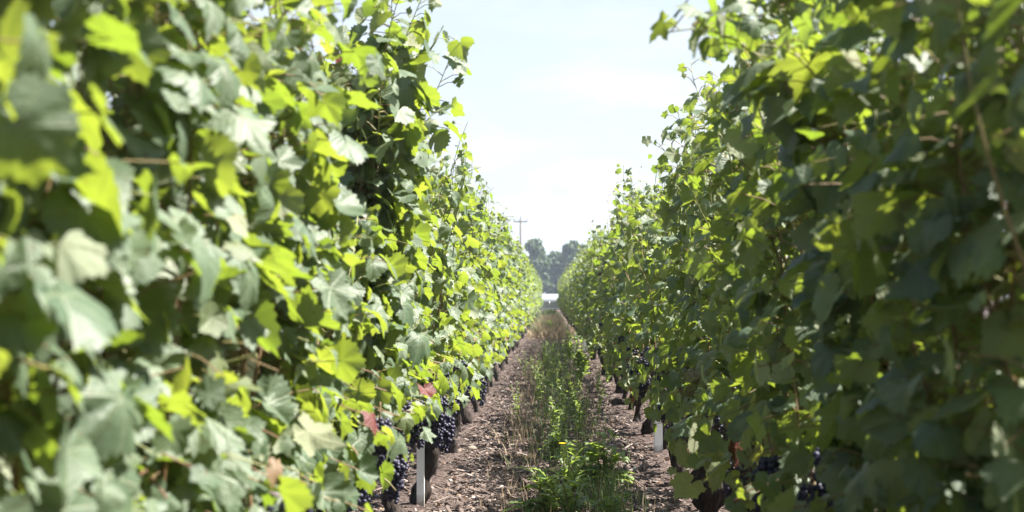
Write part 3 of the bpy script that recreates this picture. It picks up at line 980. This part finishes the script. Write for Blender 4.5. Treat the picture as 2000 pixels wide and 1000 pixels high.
def grass(n, fy, fx, hl, seed, wd=0.0022):
    g = np.random.default_rng(seed)
    y = fy(g, n); x = fx(g, n, y)
    h = g.uniform(*hl, n)
    az = g.uniform(0, 6.28, n); lean = g.gamma(2, 0.18, n) * h
    gz = ground_z(x, y) * (y < 55)
    p0 = np.stack([x, y, gz - 0.005], -1)
    dv = np.stack([np.cos(az), np.sin(az), 0 * az], -1)
    sv = np.stack([-np.sin(az), np.cos(az), 0 * az], -1) * (wd * np.sqrt(np.maximum(y, 8) / 8) * g.uniform(0.6, 1.4, n))[:, None]
    p1 = p0 + dv * (lean * 0.3)[:, None] + np.array([0, 0, 1]) * (h * 0.55)[:, None]
    p2 = p0 + dv * lean[:, None] + np.array([0, 0, 1]) * h[:, None]
    V = np.stack([p0 - sv, p0 + sv, p1 - sv * 0.8, p1 + sv * 0.8, p2], 1).reshape(-1, 3)
    o = (np.arange(n) * 5)[:, None]
    F = [o + np.array([[0, 1, 3, 2]]), o + np.array([[2, 3, 4]])]
    mb = MB()
    t = np.repeat(np.clip(g.normal(0.55, 0.25, n), 0, 1), 5)
    mb.add(V, F, np.stack([t] * 3, -1))
    return mb
def logy(a, b): return lambda g, n: a * (b / a) ** g.random(n)
def nx_(c, s): return lambda g, n, y: c + g.normal(0, s, n)
mbs = [grass(1700, logy(7, 30), lambda g, n, y: np.where(g.random(n) < 0.5, -0.2, 0.36) + g.normal(0, 0.10, n), (0.03, 0.16), 71),
       grass(5200, lambda g, n: (np.repeat(38 * (72 / 38) ** g.random(n // 20), 20) + g.normal(0, 0.5, n)), lambda g, n, y: np.repeat(g.normal(0.03, 0.24, n // 20), 20) + g.normal(0, 0.06, n), (0.06, 0.34), 72, 0.0042)]
mbs.append(grass(260, logy(11, 24), nx_(-0.25, 0.09), (0.05, 0.20), 76))
for q in mbs[1:]:
    mbs[0].add(q.V[0], [f - 0 for f, _, _ in q.F], q.T[0])
tag(mbs[0].build("dry_grass", M_DRY), 'straw coloured dry grass along the middle of the path and massed at its far end', 'dry grass', kind='stuff')
mbs = [grass(1300, logy(9, 34), nx_(0.12, 0.17), (0.05, 0.24), 73), grass(500, lambda g, n: g.uniform(7, 9, n), nx_(0.33, 0.08), (0.06, 0.2), 74), grass(1800, logy(40, 96), nx_(-0.05, 0.3), (0.1, 0.35), 75, 0.004)]
for q in mbs[1:]:
    mbs[0].add(q.V[0], [f for f, _, _ in q.F], q.T[0])
tag(mbs[0].build("green_grass", M_GRASS), 'thin green grass growing among the weeds in the path', 'grass', kind='stuff')

# ------------------------------------------------------------------ far things
# polytunnel across the end of the rows
root = empty("polytunnel", (0, 112, 0))
mb = MB()
th = np.linspace(0, np.pi, 22)
xs = np.linspace(-13, 13, 40)
prof = np.stack([-np.cos(th) * 1.6, 0.64 + 0.60 * np.sin(th)], -1)
Vv = np.array([(x, p[0] + 1.6, p[1] - 0.01 * abs(math.sin(x * 2.4))) for x in xs for p in prof])
i = (np.arange(39)[:, None] * 22 + np.arange(21)[None]).ravel()
mb.add(Vv, np.stack([i, i + 1, i + 23, i + 22], -1))
mb.build("film_cover", M_FILM, root)
mb = MB(); box(mb, (-13, 0.02, 0.02), (13, 0.06, 0.62)); mb.build("side_netting", M_NET, root)
for x in np.arange(-12, 13, 2.0):
    mb = MB(); tube(mb, [(x, 0, 0), (x, 0, 0.66)], 0.03, 8); mb.build("side_post", M_WIRE, root)
mb = MB(); tube(mb, [(-13, -0.02, 0.08), (0, -0.02, 0.08), (13, -0.02, 0.08)], 0.025, 8); mb.build("base_rail", M_WHITE, root)
tag(root, 'low white film polytunnel with grey green sides across the end of the path', 'polytunnel')

# power pole
root = empty("power_pole", (-3.85, 190, 0))
mb = MB(); tube(mb, [(0, 0, -0.3), (0.02, 0, 5), (0, 0, 11.35)], [0.17, 0.14, 0.11], 14); mb.build("pole", M_POLEWOOD, root)
mb = MB(); box(mb, (-0.92, -0.19, 10.85), (0.92, -0.07, 11.0)); mb.build("crossarm", M_POLEWOOD, root)
for x, z in ((-0.86, 11.0), (0.0, 11.35), (0.86, 11.0)):
    mb = MB()
    tube(mb, [(x, -0.12 if x else 0, z), (x, -0.12 if x else 0, z + 0.12), (x, -0.12 if x else 0, z + 0.16), (x, -0.12 if x else 0, z + 0.26), (x, -0.12 if x else 0, z + 0.30)], [0.03, 0.03, 0.07, 0.06, 0.03], 10)
    mb.build("insulator", M_PORC, root)
tag(root, 'wooden power pole with one crossarm and three insulators above the vines', 'power pole')

def tree(x, y, h, wdt, seed, label, base=0.6, nl=11000):
    g = np.random.default_rng(seed)
    root = empty("tree", (x, y, 0))
    tr = MB()
    tube(tr, [(0, 0, -0.2), (0.1, 0, h * 0.35), (0.0, 0.1, h * 0.8)], [0.28, 0.2, 0.06], 10)
    cr = MB()
    lobes = []
    for k in range(60):
        zz = g.uniform(base + 0.4, h - 0.5)
        rr = wdt * np.interp(zz / h, [0, 0.3, 0.7, 1], [0.8, 1.05, 0.95, 0.45])
        a = g.uniform(0, 6.28); q = rr * math.sqrt(g.random()) * 0.75
        lobes.append((np.array([math.cos(a) * q, math.sin(a) * q, zz]), g.uniform(0.45, 1.0) * wdt * 0.40))
    for k in range(9):                                 # broad uneven dome on top
        a = g.uniform(0, 6.28); q = wdt * 0.62 * math.sqrt(g.random())
        lobes.append((np.array([math.cos(a) * q, math.sin(a) * q, h - 0.35 - 0.9 * (q / wdt) ** 1.2 - g.uniform(0.1, 0.5)]), g.uniform(0.28, 0.55)))
    for c, r in lobes[::2]:
        b0 = np.array([0.05, 0.03, c[2] * 0.7])
        tube(tr, [b0, (b0 + c) / 2 + [0, 0, 0.15], c], [0.07, 0.05, 0.02], 6)
    wgt = np.array([r ** 2 for _, r in lobes]); wgt = wgt / wgt.sum()
    ks = g.choice(len(lobes), nl, p=wgt)
    d = norm(g.normal(0, 1, (nl, 3)))
    rad = np.array([lobes[k][1] for k in ks]) * g.uniform(0.5, 1.3, nl)
    pos = np.array([lobes[k][0] for k in ks]) + d * rad[:, None] * [1, 1, 0.85]
    add_leaves(cr, pos, d + g.normal(0, 0.5, (nl, 3)) + [0, 0, 0.4], g.normal(0, 1, (nl, 3)), g.uniform(0.14, 0.34, nl), 2, g)
    tr.build("trunk", M_TREEBARK, root)
    cr.build("crown", M_TREELEAF, root)
    tag(root, label, 'tree', 'trees beyond the end of the rows')
tree(-1.9, 212, 9.2, 2.3, 301, 'tall grey green tree at the left of the gap, right of the power pole')
tree(1.0, 218, 7.9, 1.9, 302, 'lower darker tree in the middle, between the two taller trees')
tree(3.9, 214, 9.4, 2.2, 303, 'tall rounded dark tree at the right of the gap above the right row')
tree(-4.9, 222, 8.0, 2.2, 304, 'tree mostly hidden behind the left row near the power pole')
tree(7.4, 220, 8.4, 2.3, 305, 'tree mostly hidden behind the end of the right row')
tree(2.4, 226, 6.0, 1.8, 306, 'low dark tree filling the foot of the gap behind the others', 0.1)

# ------------------------------------------------------------------ haze
mb = MB()
box(mb, (-565, -45, -1.0), (565, 626, 17.0))
hz = mb.build("haze", [])
m, n, out = mat("thin_air")
pv = n.nodes.new("ShaderNodeVolumePrincipled")
pv.inputs['Color'].default_value = (0.72, 0.86, 1.0, 1)
pv.inputs['Density'].default_value = 0.0006
pv.inputs['Anisotropy'].default_value = 0.35
n.links.new(pv.outputs[0], out.inputs['Volume'])
hz.data.materials.append(m)
tag(hz, kind='stuff')
